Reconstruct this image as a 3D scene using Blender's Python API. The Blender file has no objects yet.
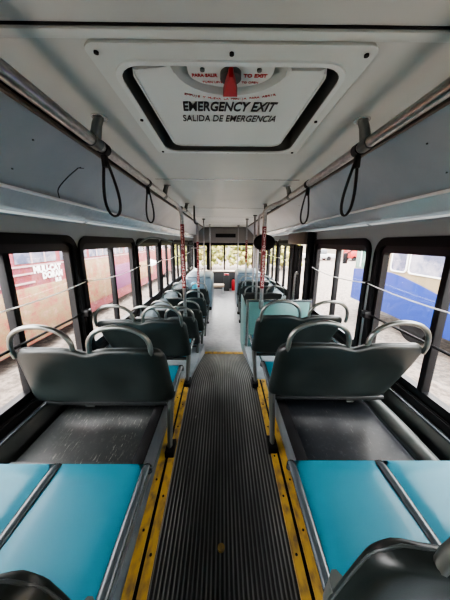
import bpy, bmesh, math, random
from mathutils import Vector, Matrix
random.seed(7)
PI = math.pi
COL = bpy.context.scene.collection

# ------------------------------------------------------------------ materials
def mat(name, col, rough=0.5, metal=0.0, spec=0.5, noise=None, bump=None, emit=None, coat=0.0):
    m = bpy.data.materials.new(name); m.use_nodes = True
    nt = m.node_tree; b = nt.nodes['Principled BSDF']
    b.inputs['Base Color'].default_value = (*col, 1)
    b.inputs['Roughness'].default_value = rough
    b.inputs['Metallic'].default_value = metal
    b.inputs['Specular IOR Level'].default_value = spec
    b.inputs['Coat Weight'].default_value = coat
    if emit:
        b.inputs['Emission Color'].default_value = (*emit[0], 1); b.inputs['Emission Strength'].default_value = emit[1]
    if noise:
        col2, scale, lo, hi = noise[:4]; stretch = noise[4] if len(noise) > 4 else (1, 1, 1)
        tc = nt.nodes.new('ShaderNodeTexCoord'); mp = nt.nodes.new('ShaderNodeMapping')
        mp.inputs['Scale'].default_value = stretch
        n = nt.nodes.new('ShaderNodeTexNoise'); n.inputs['Scale'].default_value = scale; n.inputs['Detail'].default_value = 6
        r = nt.nodes.new('ShaderNodeValToRGB')
        r.color_ramp.elements[0].position = lo; r.color_ramp.elements[1].position = hi
        r.color_ramp.elements[0].color = (*col, 1); r.color_ramp.elements[1].color = (*col2, 1)
        nt.links.new(tc.outputs['Object'], mp.inputs['Vector']); nt.links.new(mp.outputs[0], n.inputs['Vector'])
        nt.links.new(n.outputs['Fac'], r.inputs[0]); nt.links.new(r.outputs[0], b.inputs['Base Color'])
    if bump:
        tc = nt.nodes.new('ShaderNodeTexCoord')
        n = nt.nodes.new('ShaderNodeTexNoise'); n.inputs['Scale'].default_value = bump[0]; n.inputs['Detail'].default_value = 3
        bp = nt.nodes.new('ShaderNodeBump'); bp.inputs['Strength'].default_value = bump[1]; bp.inputs['Distance'].default_value = bump[2]
        nt.links.new(tc.outputs['Object'], n.inputs['Vector']); nt.links.new(n.outputs['Fac'], bp.inputs['Height'])
        nt.links.new(bp.outputs[0], b.inputs['Normal'])
    return m

M = {}
M['ceiling'] = mat('ceiling paint', (.56, .59, .555), .38, noise=((.49, .525, .50), 1.3, .35, .7), bump=(2.2, .25, .02))
M['hatch'] = mat('hatch plastic', (.66, .72, .69), .42, noise=((.58, .64, .61), 3, .4, .75))
M['hatch_lid'] = mat('lid plastic', (.68, .75, .73), .35)
M['duct'] = mat('duct metal', (.31, .35, .385), .32, metal=.2, noise=((.40, .44, .47), 2.2, .3, .7), bump=(3.5, .35, .02))
M['cover'] = mat('light cover', (.50, .56, .60), .16, metal=.3, bump=(7, .55, .02), spec=.8)
M['palestrip'] = mat('pale strip', (.8, .83, .83), .25)
M['header'] = mat('front header', (.22, .20, .185), .5)
M['lens'] = mat('cover reflection glow', (.8, .84, .84), .2, spec=.9, emit=((.97, 1, .97), .22))  # weak glow painting the reflection streaks on the light covers, no lamp
M['wall'] = mat('wall panel', (.25, .285, .29), .4, noise=((.29, .325, .33), 2.5, .3, .7))
M['sill'] = mat('sill panel', (.30, .37, .41), .35, metal=.2)
M['black'] = mat('black rubber', (.006, .006, .007), .6, spec=.2)
M['blackgloss'] = mat('black gloss', (.005, .005, .006), .35, spec=.25)
M['brown'] = mat('brown trim', (.12, .09, .07), .45)
M['chrome'] = mat('brushed steel', (.46, .45, .43), .28, metal=1, noise=((.34, .335, .32), 30, .4, .6, (1, 1, 6)))
M['handle'] = mat('handle steel', (.21, .22, .205), .3, metal=.85)
M['bracket'] = mat('cast bracket', (.13, .15, .145), .4, metal=.6)
M['silver'] = mat('silver strip', (.72, .74, .74), .25, metal=.9)
M['strap'] = mat('strap webbing', (.006, .006, .007), .6)
M['seat'] = mat('seat shell', (.008, .0125, .012), .38, noise=((.013, .019, .018), 9, .45, .8), bump=(160, .12, .001))
M['seatdark'] = mat('seat base', (.012, .014, .015), .5)
M['seat_highlight'] = mat('seat highlight', (.05, .06, .062), .3)  # lighter grey painting the specular highlight on the shell edge
M['seat_rim'] = mat('seat rim', (.045, .058, .065), .24, metal=.2)
M['leg'] = mat('seat leg paint', (.10, .11, .105), .4, metal=.4)
M['ledge'] = mat('ledge paint', (.045, .052, .050), .42, noise=((.075, .08, .075), 6, .4, .7))
M['side'] = mat('platform side', (.16, .19, .21), .4, noise=((.22, .25, .27), 8, .4, .7))
M['partition'] = mat('partition laminate', (.07, .17, .165), .35)
M['white'] = mat('white paint', (.8, .8, .78), .4)
M['red'] = mat('red plastic', (.42, .012, .02), .4)
M['redwrap'] = mat('red wrap', (.20, .008, .014), .4)
M['redink'] = mat('red lettering', (.45, .03, .03), .6)
M['ink'] = mat('black lettering', (.01, .01, .012), .6)
M['pinkink'] = mat('pale lettering', (.75, .6, .58), .6)
M['lowfloor'] = mat('low floor vinyl', (.36, .36, .37), .35, noise=((.27, .27, .28), 14, .35, .7))
M['dash'] = mat('dashboard', (.035, .037, .04), .5)
M['tan'] = mat('tan vinyl', (.5, .38, .28), .5)
M['backdrop_green'] = mat('foliage', (.13, .16, .03), .8, noise=((.42, .37, .13), 2.2, .35, .65), bump=(6, .6, .1))
M['trunk'] = mat('bark', (.18, .13, .09), .8)
M['gravel'] = mat('gravel', (.075, .060, .050), .95, noise=((.17, .138, .116), 11, .40, .60))
M['clothblue'] = mat('pale blue paper', (.55, .68, .8), .6)
M['palebox'] = mat('pale box', (.10, .145, .18), .35)
M['cyan'] = mat('cyan plastic', (.03, .35, .5), .4)

def vinyl():
    m = mat('teal vinyl', (.018, .25, .36), .38, noise=((.028, .31, .43), 1.8, .3, .75))
    nt = m.node_tree; b = nt.nodes['Principled BSDF']
    tc = nt.nodes.new('ShaderNodeTexCoord')
    w = nt.nodes.new('ShaderNodeTexNoise'); w.inputs['Scale'].default_value = 4; w.inputs['Distortion'].default_value = .3
    bp = nt.nodes.new('ShaderNodeBump'); bp.inputs['Strength'].default_value = .06; bp.inputs['Distance'].default_value = .004
    nt.links.new(tc.outputs['Object'], w.inputs['Vector']); nt.links.new(w.outputs['Fac'], bp.inputs['Height'])
    nt.links.new(bp.outputs[0], b.inputs['Normal'])
    return m
M['teal'] = vinyl()

def scratched(a0, a1, c0, c1, base, dust):
    m = mat('scratched black panel', (.020, .022, .024), .36)
    nt = m.node_tree; b = nt.nodes['Principled BSDF']
    tc = nt.nodes.new('ShaderNodeTexCoord')
    def layer(rot, scale, stretch, lo, hi):
        mp = nt.nodes.new('ShaderNodeMapping'); mp.inputs['Scale'].default_value = stretch; mp.inputs['Rotation'].default_value = (0, 0, rot)
        n = nt.nodes.new('ShaderNodeTexNoise'); n.inputs['Scale'].default_value = scale; n.inputs['Detail'].default_value = 8; n.inputs['Roughness'].default_value = .7
        r = nt.nodes.new('ShaderNodeMapRange'); r.inputs[1].default_value = lo; r.inputs[2].default_value = hi; r.clamp = True
        nt.links.new(tc.outputs['Object'], mp.inputs[0]); nt.links.new(mp.outputs[0], n.inputs['Vector']); nt.links.new(n.outputs['Fac'], r.inputs[0])
        return r
    a = layer(-.35, 13, (9, 1.3, 1), a0, a1); c = layer(-.3, 3.2, (1, 1, 1), c0, c1); d = layer(.7, 40, (1, 1, 1), .55, .8)
    mul = nt.nodes.new('ShaderNodeMath'); mul.operation = 'MULTIPLY'
    nt.links.new(a.outputs[0], mul.inputs[0]); nt.links.new(c.outputs[0], mul.inputs[1])
    mx = nt.nodes.new('ShaderNodeMix'); mx.data_type = 'RGBA'
    mx.inputs[6].default_value = base; mx.inputs[7].default_value = (.50, .48, .43, 1)
    nt.links.new(mul.outputs[0], mx.inputs[0])
    mx2 = nt.nodes.new('ShaderNodeMix'); mx2.data_type = 'RGBA'; mx2.inputs[7].default_value = dust
    nt.links.new(d.outputs[0], mx2.inputs[0]); nt.links.new(mx.outputs[2], mx2.inputs[6])
    nt.links.new(mx2.outputs[2], b.inputs['Base Color'])
    return m
M['scratched'] = scratched(.57, .68, .42, .62, (.030, .034, .034, 1), (.10, .105, .10, 1))
M['dusty'] = scratched(.60, .72, .45, .8, (.016, .019, .024, 1), (.075, .085, .095, 1))

def yellow():
    m = mat('worn yellow paint', (.56, .34, .055), .5, noise=((.22, .14, .06), 11, .46, .66, (2, 1, 1)))
    return m
M['yellow'] = yellow()

def ribbed():
    m = bpy.data.materials.new('ribbed rubber'); m.use_nodes = True
    nt = m.node_tree; b = nt.nodes['Principled BSDF']; b.inputs['Roughness'].default_value = .42
    uv = nt.nodes.new('ShaderNodeUVMap'); uv.uv_map = 'UVMap'
    sp = nt.nodes.new('ShaderNodeSeparateXYZ'); nt.links.new(uv.outputs[0], sp.inputs[0])
    mu = nt.nodes.new('ShaderNodeMath'); mu.operation = 'MULTIPLY'; mu.inputs[1].default_value = 2*PI*47
    nt.links.new(sp.outputs[0], mu.inputs[0])
    si = nt.nodes.new('ShaderNodeMath'); si.operation = 'SINE'; nt.links.new(mu.outputs[0], si.inputs[0])
    mr = nt.nodes.new('ShaderNodeMapRange'); mr.inputs[1].default_value = -.1; mr.inputs[2].default_value = .8
    nt.links.new(si.outputs[0], mr.inputs[0])
    tc = nt.nodes.new('ShaderNodeTexCoord')
    n = nt.nodes.new('ShaderNodeTexNoise'); n.inputs['Scale'].default_value = 2.4; n.inputs['Detail'].default_value = 7
    n2 = nt.nodes.new('ShaderNodeTexNoise'); n2.inputs['Scale'].default_value = 16; n2.inputs['Detail'].default_value = 5
    mp = nt.nodes.new('ShaderNodeMapping'); mp.inputs['Scale'].default_value = (3, .7, 1)
    nt.links.new(tc.outputs['Object'], mp.inputs[0]); nt.links.new(mp.outputs[0], n.inputs['Vector']); nt.links.new(mp.outputs[0], n2.inputs['Vector'])
    top = nt.nodes.new('ShaderNodeMix'); top.data_type = 'RGBA'
    top.inputs[6].default_value = (.095, .098, .098, 1); top.inputs[7].default_value = (.25, .25, .245, 1)
    r2 = nt.nodes.new('ShaderNodeMapRange'); r2.inputs[1].default_value = .38; r2.inputs[2].default_value = .7
    nt.links.new(n.outputs['Fac'], r2.inputs[0]); nt.links.new(r2.outputs[0], top.inputs[0])
    scr = nt.nodes.new('ShaderNodeMix'); scr.data_type = 'RGBA'; scr.inputs[7].default_value = (.38, .38, .36, 1)
    r3 = nt.nodes.new('ShaderNodeMapRange'); r3.inputs[1].default_value = .66; r3.inputs[2].default_value = .74
    nt.links.new(n2.outputs['Fac'], r3.inputs[0]); nt.links.new(r3.outputs[0], scr.inputs[0]); nt.links.new(top.outputs[2], scr.inputs[6])
    mx = nt.nodes.new('ShaderNodeMix'); mx.data_type = 'RGBA'; mx.inputs[6].default_value = (.010, .010, .011, 1)
    nt.links.new(mr.outputs[0], mx.inputs[0]); nt.links.new(scr.outputs[2], mx.inputs[7])
    nt.links.new(mx.outputs[2], b.inputs['Base Color'])
    bp = nt.nodes.new('ShaderNodeBump'); bp.inputs['Strength'].default_value = .6; bp.inputs['Distance'].default_value = .004
    nt.links.new(mr.outputs[0], bp.inputs['Height']); nt.links.new(bp.outputs[0], b.inputs['Normal'])
    return m
M['ribbed'] = ribbed()

def glass():
    m = bpy.data.materials.new('window glass'); m.use_nodes = True
    nt = m.node_tree; nt.nodes.clear()
    o = nt.nodes.new('ShaderNodeOutputMaterial'); mx = nt.nodes.new('ShaderNodeMixShader')
    t = nt.nodes.new('ShaderNodeBsdfTransparent'); t.inputs[0].default_value = (.95, .95, .96, 1)
    g = nt.nodes.new('ShaderNodeBsdfGlossy'); g.inputs['Roughness'].default_value = .02
    mx.inputs[0].default_value = .05
    nt.links.new(t.outputs[0], mx.inputs[1]); nt.links.new(g.outputs[0], mx.inputs[2]); nt.links.new(mx.outputs[0], o.inputs[0])
    return m
M['glass'] = glass()

# ------------------------------------------------------------------ mesh helpers
def obj(name, bm, m, parent=None, smooth=True, angle=40):
    me = bpy.data.meshes.new(name)
    bmesh.ops.recalc_face_normals(bm, faces=bm.faces)
    bm.to_mesh(me); bm.free()
    if smooth:
        for p in me.polygons: p.use_smooth = True
        try: me.set_sharp_from_angle(angle=math.radians(angle))
        except Exception: pass
    me.materials.append(m)
    o = bpy.data.objects.new(name, me); COL.objects.link(o)
    if parent: o.parent = parent
    return o
def tag(o, label=None, cat=None, group=None, kind=None):
    if label: o['label'] = label
    if cat: o['category'] = cat
    if group: o['group'] = group
    if kind: o['kind'] = kind
    return o
def thing(name, label, cat, loc=(0, 0, 0), rz=0, group=None):
    o = bpy.data.objects.new(name, None); o.empty_display_size = .1; COL.objects.link(o)
    o.location = loc; o.rotation_euler = (0, 0, rz)
    return tag(o, label, cat, group)
def struct(name, bm, m, parent=None, **k):
    o = obj(name, bm, m, parent, **k)
    if not parent: o['kind'] = 'structure'
    return o
def copy_tree(o, parent=None):
    c = o.copy(); COL.objects.link(c)
    if parent: c.parent = parent
    for ch in [x for x in bpy.data.objects if x.parent == o]: copy_tree(ch, c)
    return c
def box(bm, x0, x1, y0, y1, z0, z1, bev=0.0, seg=2):
    r = bmesh.ops.create_cube(bm, size=1)
    vs = r['verts']
    for v in vs:
        v.co = Vector(((x0+x1)/2+v.co.x*(x1-x0), (y0+y1)/2+v.co.y*(y1-y0), (z0+z1)/2+v.co.z*(z1-z0)))
    if bev:
        es = {e for v in vs for e in v.link_edges}
        bmesh.ops.bevel(bm, geom=list(es), offset=bev, segments=seg, profile=.5, affect='EDGES')
    return bm
def B(*a, **k): return box(bmesh.new(), *a, **k)
def tube(bm, pts, r, seg=10, closed=False, flat=None):
    pts = [Vector(p) for p in pts]; n = len(pts)
    rings = []; up = None
    for i, p in enumerate(pts):
        if closed: d = pts[(i+1) % n]-pts[i-1]
        else: d = pts[min(i+1, n-1)]-pts[max(i-1, 0)]
        d.normalize()
        if up is None:
            up = Vector((0, 0, 1)) if abs(d.z) < .9 else Vector((0, 1, 0))
            if flat: up = Vector(flat)
        up = (up - d*up.dot(d)).normalized(); side = d.cross(up)
        rr = r if not isinstance(r, (list, tuple)) else r[i]
        ru, rs = (rr if not isinstance(rr, tuple) else rr[0]), (rr if not isinstance(rr, tuple) else rr[1])
        rings.append([bm.verts.new(p + up*ru*math.cos(2*PI*k/seg) + side*rs*math.sin(2*PI*k/seg)) for k in range(seg)])
    m = n if closed else n-1
    for i in range(m):
        a, b = rings[i], rings[(i+1) % n]
        for k in range(seg): bm.faces.new((a[k], a[(k+1) % seg], b[(k+1) % seg], b[k]))
    if not closed:
        bm.faces.new(rings[0]); bm.faces.new(rings[-1][::-1])
    return bm
def smooth_path(ctrl, n=8):
    P = [Vector(c) for c in ctrl]; P = [P[0]*2-P[1]]+P+[P[-1]*2-P[-2]]; out = []
    for i in range(1, len(P)-2):
        for k in range(n):
            t = k/n; a, b, c, d = P[i-1], P[i], P[i+1], P[i+2]
            out.append(.5*((2*b)+(c-a)*t+(2*a-5*b+4*c-d)*t*t+(3*b-a-3*c+d)*t**3))
    out.append(P[-2]); return out
def rrect(u0, u1, v0, v1, r, n=6):
    out = []
    for (cx, cy, a0) in ((u1-r, v1-r, 0), (u0+r, v1-r, 90), (u0+r, v0+r, 180), (u1-r, v0+r, 270)):
        for k in range(n+1):
            a = math.radians(a0+90*k/n); out.append((cx+r*math.cos(a), cy+r*math.sin(a)))
    return out
def corners(u0, u1, v0, v1, n=6):
    out = []
    for (a, b) in ((u1, v1), (u0, v1), (u0, v0), (u1, v0)): out += [(a, b)]*(n+1)
    return out
def ring(bm, outer, inner, f0, f1, place):
    """solid frame between two matched outlines; place(u,v,w)->xyz"""
    n = len(outer)
    O0 = [bm.verts.new(place(*p, f0)) for p in outer]; O1 = [bm.verts.new(place(*p, f1)) for p in outer]
    I0 = [bm.verts.new(place(*p, f0)) for p in inner]; I1 = [bm.verts.new(place(*p, f1)) for p in inner]
    for i in range(n):
        j = (i+1) % n
        for q in ((O0[i], O0[j], I0[j], I0[i]), (O1[i], O1[j], I1[j], I1[i]), (O0[i], O0[j], O1[j], O1[i]), (I0[i], I0[j], I1[j], I1[i])):
            bm.faces.new(q)
    bmesh.ops.remove_doubles(bm, verts=bm.verts, dist=1e-5)
    bmesh.ops.dissolve_degenerate(bm, dist=1e-6, edges=bm.edges)
    return bm
def prism(bm, outline, f0, f1, place):
    a = [bm.verts.new(place(*p, f0)) for p in outline]; b = [bm.verts.new(place(*p, f1)) for p in outline]
    bm.faces.new(a); bm.faces.new(b[::-1])
    for i in range(len(a)):
        j = (i+1) % len(a); bm.faces.new((a[i], a[j], b[j], b[i]))
    return bm
def cyl(bm, c, r, h, axis='z', seg=20):
    d = {'x': (1, 0, 0), 'y': (0, 1, 0), 'z': (0, 0, 1)}[axis]; c = Vector(c); d = Vector(d)
    return tube(bm, [c-d*h/2, c+d*h/2], r, seg)
def extr_y(bm, prof, y0, y1, step=None):
    """open profile of (x,z) extruded along y"""
    ys = [y0, y1] if not step else [y0+(y1-y0)*i/step for i in range(step+1)]
    rows = [[bm.verts.new((x, y, z)) for x, z in prof] for y in ys]
    for a, b in zip(rows, rows[1:]):
        for i in range(len(prof)-1): bm.faces.new((a[i], a[i+1], b[i+1], b[i]))
    return bm
def text_mesh(name, s, size, mtx, m, parent, bold=0.0, shear=0.0, xs=1.0, spacing=1.0, depth=.0006):
    c = bpy.data.curves.new(name, 'FONT'); c.body = s; c.size = size; c.align_x = 'CENTER'; c.align_y = 'CENTER'
    c.offset = bold; c.shear = shear; c.extrude = depth; c.space_character = spacing; c.resolution_u = 3
    t = bpy.data.objects.new('tmp', c); COL.objects.link(t)
    bpy.context.view_layer.update()
    me = bpy.data.meshes.new_from_object(t.evaluated_get(bpy.context.evaluated_depsgraph_get()))
    COL.objects.unlink(t); bpy.data.objects.remove(t)
    me.transform(Matrix.Diagonal((xs, 1, 1, 1))); me.transform(mtx)
    me.materials.clear(); me.materials.append(m); me.name = name
    o = bpy.data.objects.new(name, me); COL.objects.link(o); o.parent = parent
    return o
def basis(o, xa, ya):
    xa = Vector(xa).normalized(); ya = Vector(ya).normalized(); za = xa.cross(ya)
    return Matrix(((xa.x, ya.x, za.x, o[0]), (xa.y, ya.y, za.y, o[1]), (xa.z, ya.z, za.z, o[2]), (0, 0, 0, 1)))

WX = 1.25; Y0 = -1.3; Y1 = 10.0; ZC = 2.0; ZL = -.45; ZG = -.95

# ------------------------------------------------------------------ floor
def xl(y): return -(.325+.027*y) if y <= 2.3 else -(.387-.08*(y-2.3))
def xr(y): return (.292+.012*y) if y <= 2.3 else (.3196-.055*(y-2.3))
def zf(y): return 0 if y < 2.15 else -.17*((y-2.15)/1.15)**1.6
bm = bmesh.new(); uvl = bm.loops.layers.uv.new('UVMap')
ys = [Y0, -.5, 0, .5, 1, 1.5, 2, 2.15]+[2.15+1.15*i/12 for i in range(1, 13)]
NX = 14
rows = []
for y in ys:
    a, b = xl(y), xr(y)
    rows.append([(bm.verts.new((a+(b-a)*i/NX, y, zf(y))), (-.36+.68*i/NX, y)) for i in range(NX+1)])
for r0, r1 in zip(rows, rows[1:]):
    for i in range(NX):
        q = (r0[i], r0[i+1], r1[i+1], r1[i]); f = bm.faces.new([v for v, _ in q])
        for l, (_, t) in zip(f.loops, q): l[uvl].uv = t
# riser below the nosing
struct('floor', bm, M['ribbed'])
bm = bmesh.new(); box(bm, -WX, WX, 3.302, 3.33, ZL-.02, zf(3.3)-.035); struct('trim_1', bm, M['side'])
bm = bmesh.new(); box(bm, xl(3.3), xr(3.3), 3.28, 3.35, zf(3.3)-.03, zf(3.3)+.008, .004); struct('trim_2', bm, M['yellow'])
bm = bmesh.new(); box(bm, -WX, WX, 3.331, Y1+.3, ZL-.04, ZL); struct('floor_1', bm, M['lowfloor'])
# side floors beside the aisle, under the seats
for s, nm in ((-1, 'floor_2'), (1, 'floor_3')):
    bm = bmesh.new(); x0, x1 = sorted((s*.47, s*WX))
    box(bm, x0, x1, Y0, 3.3, -.04, .0); struct(nm, bm, M['side'])
# wear strips: two yellow strips each side with dark channel
k = 3
for s in (-1, 1):
    f = xl if s < 0 else xr
    def st(d0, d1, z0, z1, nm, m, ya=Y0, yb=2.32, base=None):
        bm = bmesh.new(); n = 14
        pr = []
        for i in range(n+1):
            y = ya+(yb-ya)*i/n; e = f(y)
            a, b = e+s*d0, e+s*d1
            pr.append([bm.verts.new(p) for p in ((a, y, z0), (a, y, z1), (b, y, z1), (b, y, z0))])
        for p, q in zip(pr, pr[1:]):
            for j in range(4): bm.faces.new((p[j], p[(j+1) % 4], q[(j+1) % 4], q[j]))
        bm.faces.new(pr[0]); bm.faces.new(pr[-1][::-1])
        return bm
    for d0, d1, z1, m in ((.0, .042, .012, 'yellow'), (.042, .06, .004, 'black'), (.06, .105, .012, 'yellow'), (.105, .155, .008, 'side')):
        struct('trim_%d' % k, st(d0, d1, -.03, z1, '', m), M[m], smooth=False); k += 1
    struct('trim_%d' % k, st(.0, .155, -.5, -.005, '', 'side', 2.32, 3.28), M['side'], smooth=False); k += 1
# screws in the yellow strips
for s in (-1, 1):
    f = xl if s < 0 else xr
    for d in (.02, .083):
        for i in range(7):
            y = .55+.27*i+(.1 if d > .05 else 0)
            if abs(y-.62) < .1 and d > .05 or abs(y-1.45) < .1 and d > .05: continue
            o = obj('floor_screw', cyl(bmesh.new(), (f(y)+s*d, y, .0135), .006, .004, seg=10), M['black'])
            tag(o, 'small dark screw in the yellow floor strip %s the aisle' % ('left of' if s < 0 else 'right of'), 'screw', 'screws in the yellow floor strips')
# round plug
bm = bmesh.new(); cyl(bm, (-.035, .85, .006), .017, .012, seg=24); cyl(bm, (-.035, .85, .013), .010, .004, seg=16)
tag(obj('floor_plug', bm, M['yellow']), 'round brass plug set in the ribbed rubber aisle', 'plug')

# ------------------------------------------------------------------ ceiling with hatch hole
HX0, HX1, HY0, HY1 = -.385, .365, .89, 1.635
pl = lambda u, v, w: (u, v, w)
bm = bmesh.new()
ring(bm, corners(-.65, .65, .78, 2.36), rrect(HX0, HX1, HY0, HY1, .09), ZC, ZC+.03, pl)
for (a, b) in ((Y0, .775), (2.363, 4.24), (4.243, 5.7), (5.703, 7.2), (7.203, 8.6), (8.603, 9.95)):
    box(bm, -.65, .65, a, b, ZC, ZC+.03)
for s in (-1, 1):
    x0, x1 = sorted((s*.65, s*.81)); box(bm, x0, x1, Y0, Y1, ZC, ZC+.03)
box(bm, -1.3, 1.3, Y0, Y1+.5, ZC+.22, ZC+.25)
struct('ceiling', bm, M['ceiling'], smooth=False)
# ceiling seam strips
for i, y in enumerate((.775, 2.36, 4.24, 5.7, 7.2, 8.6)):
    if i == 0: b = B(-.80, .80, y-.003, y+.004, ZC-.003, ZC+.0); m = M['black']
    else: b = B(-.65, .65, y-.007, y+.007, ZC-.004, ZC+.0); m = M['silver']
    struct('trim_%d' % (30+i), b, m)
struct('trim_29', B(-.80, .80, .783, .815, ZC-.008, ZC, .003), M['hatch'])

# ------------------------------------------------------------------ roof hatch
h = thing('roof_hatch', 'pale roof emergency hatch with bolted frame and EMERGENCY EXIT lid above the aisle', 'roof hatch', (0, 0, ZC))
bm = bmesh.new()
def hw(v): return v
outer = rrect(-.43, .41, .823, 1.665, .03); inner = rrect(HX0+.006, HX1-.006, HY0+.003, HY1-.005, .085)
ring(bm, outer, inner, -.014, -.001, pl)
bmesh.ops.bevel(bm, geom=[e for e in bm.edges if all(abs(v.co.z+.014) < 1e-4 for v in e.verts) and e.is_manifold and e.calc_face_angle(0) > .5], offset=.005, segments=2, affect='EDGES')
obj('hatch_frame', bm, M['hatch'], h)
bm = bmesh.new()      # raised inner lip
ring(bm, rrect(HX0-.008, HX1+.008, HY0-.012, HY1+.01, .095), rrect(HX0+.010, HX1-.010, HY0+.006, HY1-.008, .08), -.020, -.014, pl)
bmesh.ops.bevel(bm, geom=[e for e in bm.edges if all(abs(v.co.z+.026) < 1e-4 for v in e.verts) and e.calc_face_angle(0) > .5], offset=.005, segments=3, affect='EDGES')
obj('hatch_lip', bm, M['hatch_lid'], h)
bm = bmesh.new()      # cavity walls
ring(bm, rrect(HX0-.01, HX1+.01, HY0-.01, HY1+.01, .09), rrect(HX0+.008, HX1-.008, HY0+.008, HY1-.008, .085), -.01, .13, pl)
box(bm, HX0-.01, HX1+.01, HY0-.01, HY1+.01, .13, .14)
obj('hatch_well', bm, M['leg'], h)
# lid, with a scooped cut-out on the near side
ly0, ly1 = .90, 1.56
out = []
def arc(cx, cy, r, a0, a1, n=8): return [(cx+r*math.cos(math.radians(a0+(a1-a0)*i/n)), cy+r*math.sin(math.radians(a0+(a1-a0)*i/n))) for i in range(n+1)]
cxm = -.01
out += arc(.235, 1.52, .055, 10, 90) + arc(-.265, 1.52, .055, 90, 170)
out += arc(-.30, .975, .04, 170, 260, 5)
out += [(-.21, .935)] + [(cxm-.19*math.cos(math.radians(t)), .925+.15*math.sin(math.radians(t))) for t in range(10, 180, 12)] + [(.19, .935)]
out += arc(.275, .975, .04, -80, 10, 5)
bm = bmesh.new(); prism(bm, out, .000, .05, pl)
bmesh.ops.triangulate(bm, faces=[f for f in bm.faces if len(f.verts) > 6])
bmesh.ops.bevel(bm, geom=[e for e in bm.edges if all(abs(v.co.z) < 1e-4 for v in e.verts) and abs(e.calc_face_angle(0)) > .8], offset=.006, segments=2, affect='EDGES')
lid = obj('hatch_lid', bm, M['hatch_lid'], h)
bm = bmesh.new(); box(bm, -.31, .29, .925, 1.58, .052, .07, .006)
obj('lid_rim', bm, M['hatch'], h)
# dial plate
bm = bmesh.new()
o2 = [(cxm-.145, .905)] + [(cxm-.145*math.cos(math.radians(t)), .975+.075*math.sin(math.radians(t))) for t in range(0, 181, 12)] + [(cxm+.145, .905)]
prism(bm, o2, .008, .03, pl)
dp = obj('dial_plate', bm, M['hatch'], h, smooth=False)
bm = bmesh.new(); cyl(bm, (cxm, .975, .0), .036, .016, seg=28)
obj('dial', bm, M['leg'], dp)
bm = bmesh.new(); prism(bm, [(cxm-.024, .915), (cxm-.027, 1.035), (cxm+.027, 1.035), (cxm+.024, .915), (cxm+.008, .912), (cxm-.008, .912)][::1], -.026, -.006, pl)
bm2 = bmesh.new(); prism(bm2, [(cxm-.026, 1.035), (cxm-.016, .97), (cxm-.006, .925), (cxm+.006, .925), (cxm+.016, .97), (cxm+.026, 1.035)], -.03, -.004, pl); bm.free()
obj('latch_handle', bm2, M['red'], dp)
for x in (-.105, .085):
    obj('screw', cyl(bmesh.new(), (x, .955, .006), .008, .006, seg=12), M['bracket'], dp)
# lettering reads from below: image right = +x, image up = -y(toward camera is up the picture)
def ct(name, s, x, y, size, m, par, z=-.0005, **k):
    return text_mesh(name, s, size, basis((x, y, z), (1, 0, 0), (0, -1, 0)), m, par, **k)
ct('lettering', 'EMERGENCY EXIT', -.015, 1.165, .096, M['ink'], lid, bold=.0022, shear=.22, xs=.50, z=-.0025)
ct('lettering', 'SALIDA DE EMERGENCIA', -.010, 1.262, .080, M['ink'], lid, bold=.0002, shear=.22, xs=.48, z=-.0025)
for i, (w, a) in enumerate(((w, a) for w, a in zip('EMPUJE Y MUEVA LA MANIJA PARA ABRIR', [0]*40))):
    n = 35; t = (i-17)/17
    text_mesh('lettering', w, .017, basis((cxm+t*.17, 1.105-.03*(t*t), -.0025), (1, -.25*t, 0), (-.25*t, -1, 0)), M['redink'], lid) if w != ' ' else None
ct('lettering', 'LATCHED', cxm, .915, .024, M['redink'], dp, z=.0065, bold=.001)
ct('lettering', 'PARA SALIR', -.10, .985, .021, M['redink'], dp, z=.0065, bold=.0006, xs=.8)
ct('lettering', 'TO EXIT', .075, .985, .024, M['redink'], dp, z=.0065, bold=.0006, xs=.9)
ct('lettering', 'TURN LEVER', -.07, 1.02, .014, M['redink'], dp, z=.0065)
ct('lettering', 'TO OPEN', .06, 1.02, .014, M['redink'], dp, z=.0065)
for (x, y) in ((-.405, .85), (-.01, .85), (.385, .85), (-.405, 1.25), (.385, 1.25), (-.405, 1.64), (-.01, 1.645), (.385, 1.64), (.17, 1.645), (-.2, 1.645)):
    obj('bolt', cyl(bmesh.new(), (x, y, -.016), .007, .006, seg=10), M['black'], h)

# ------------------------------------------------------------------ overhead ducts
for s in (-1, 1):
    nm = 'left' if s < 0 else 'right'
    prof = [(s*.835, 1.985), (s*.87, 1.955), (s*.94, 1.885), (s*1.02, 1.80), (s*1.10, 1.715)]
    prof = [(s*(.835+.265*t+.012*math.sin(PI*t)), 1.985-.27*t+.0*t) for t in [i/8 for i in range(9)]]
    bm = extr_y(bmesh.new(), prof, Y0, Y1, 30)
    d = struct('trim_%d' % (70 if s < 0 else 71), bm, M['duct'])
    obj('top_trim', B(*sorted((s*.818, s*.838)), Y0, Y1, 1.972, 1.99, .003), M['brown'], d)
    obj('rubber_gap', B(*sorted((s*.80, s*.84)), Y0, Y1, 1.992, 2.004), M['black'], d)
    obj('silver_strip', B(*sorted((s*1.084, s*1.112)), Y0, Y1, 1.700, 1.716, .004), M['palestrip'], d)
    for i in range(5):
        y = 1.25+1.95*i
        for q in (.3, .75):
            x = s*(.835+.265*q); z = 1.985-.27*q
            obj('rivet', cyl(bmesh.new(), (x-s*.004, y, z-.004), .004, .006, seg=8), M['bracket'], d)
    # light cover under it
    prof = [(s*(1.10+.15*t), 1.705-.115*t-.018*math.sin(PI*t)) for t in [i/10 for i in range(11)]]
    bm = extr_y(bmesh.new(), prof, Y0, Y1, 40)
    struct('trim_%d' % (72 if s < 0 else 73), bm, M['cover'])
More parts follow.
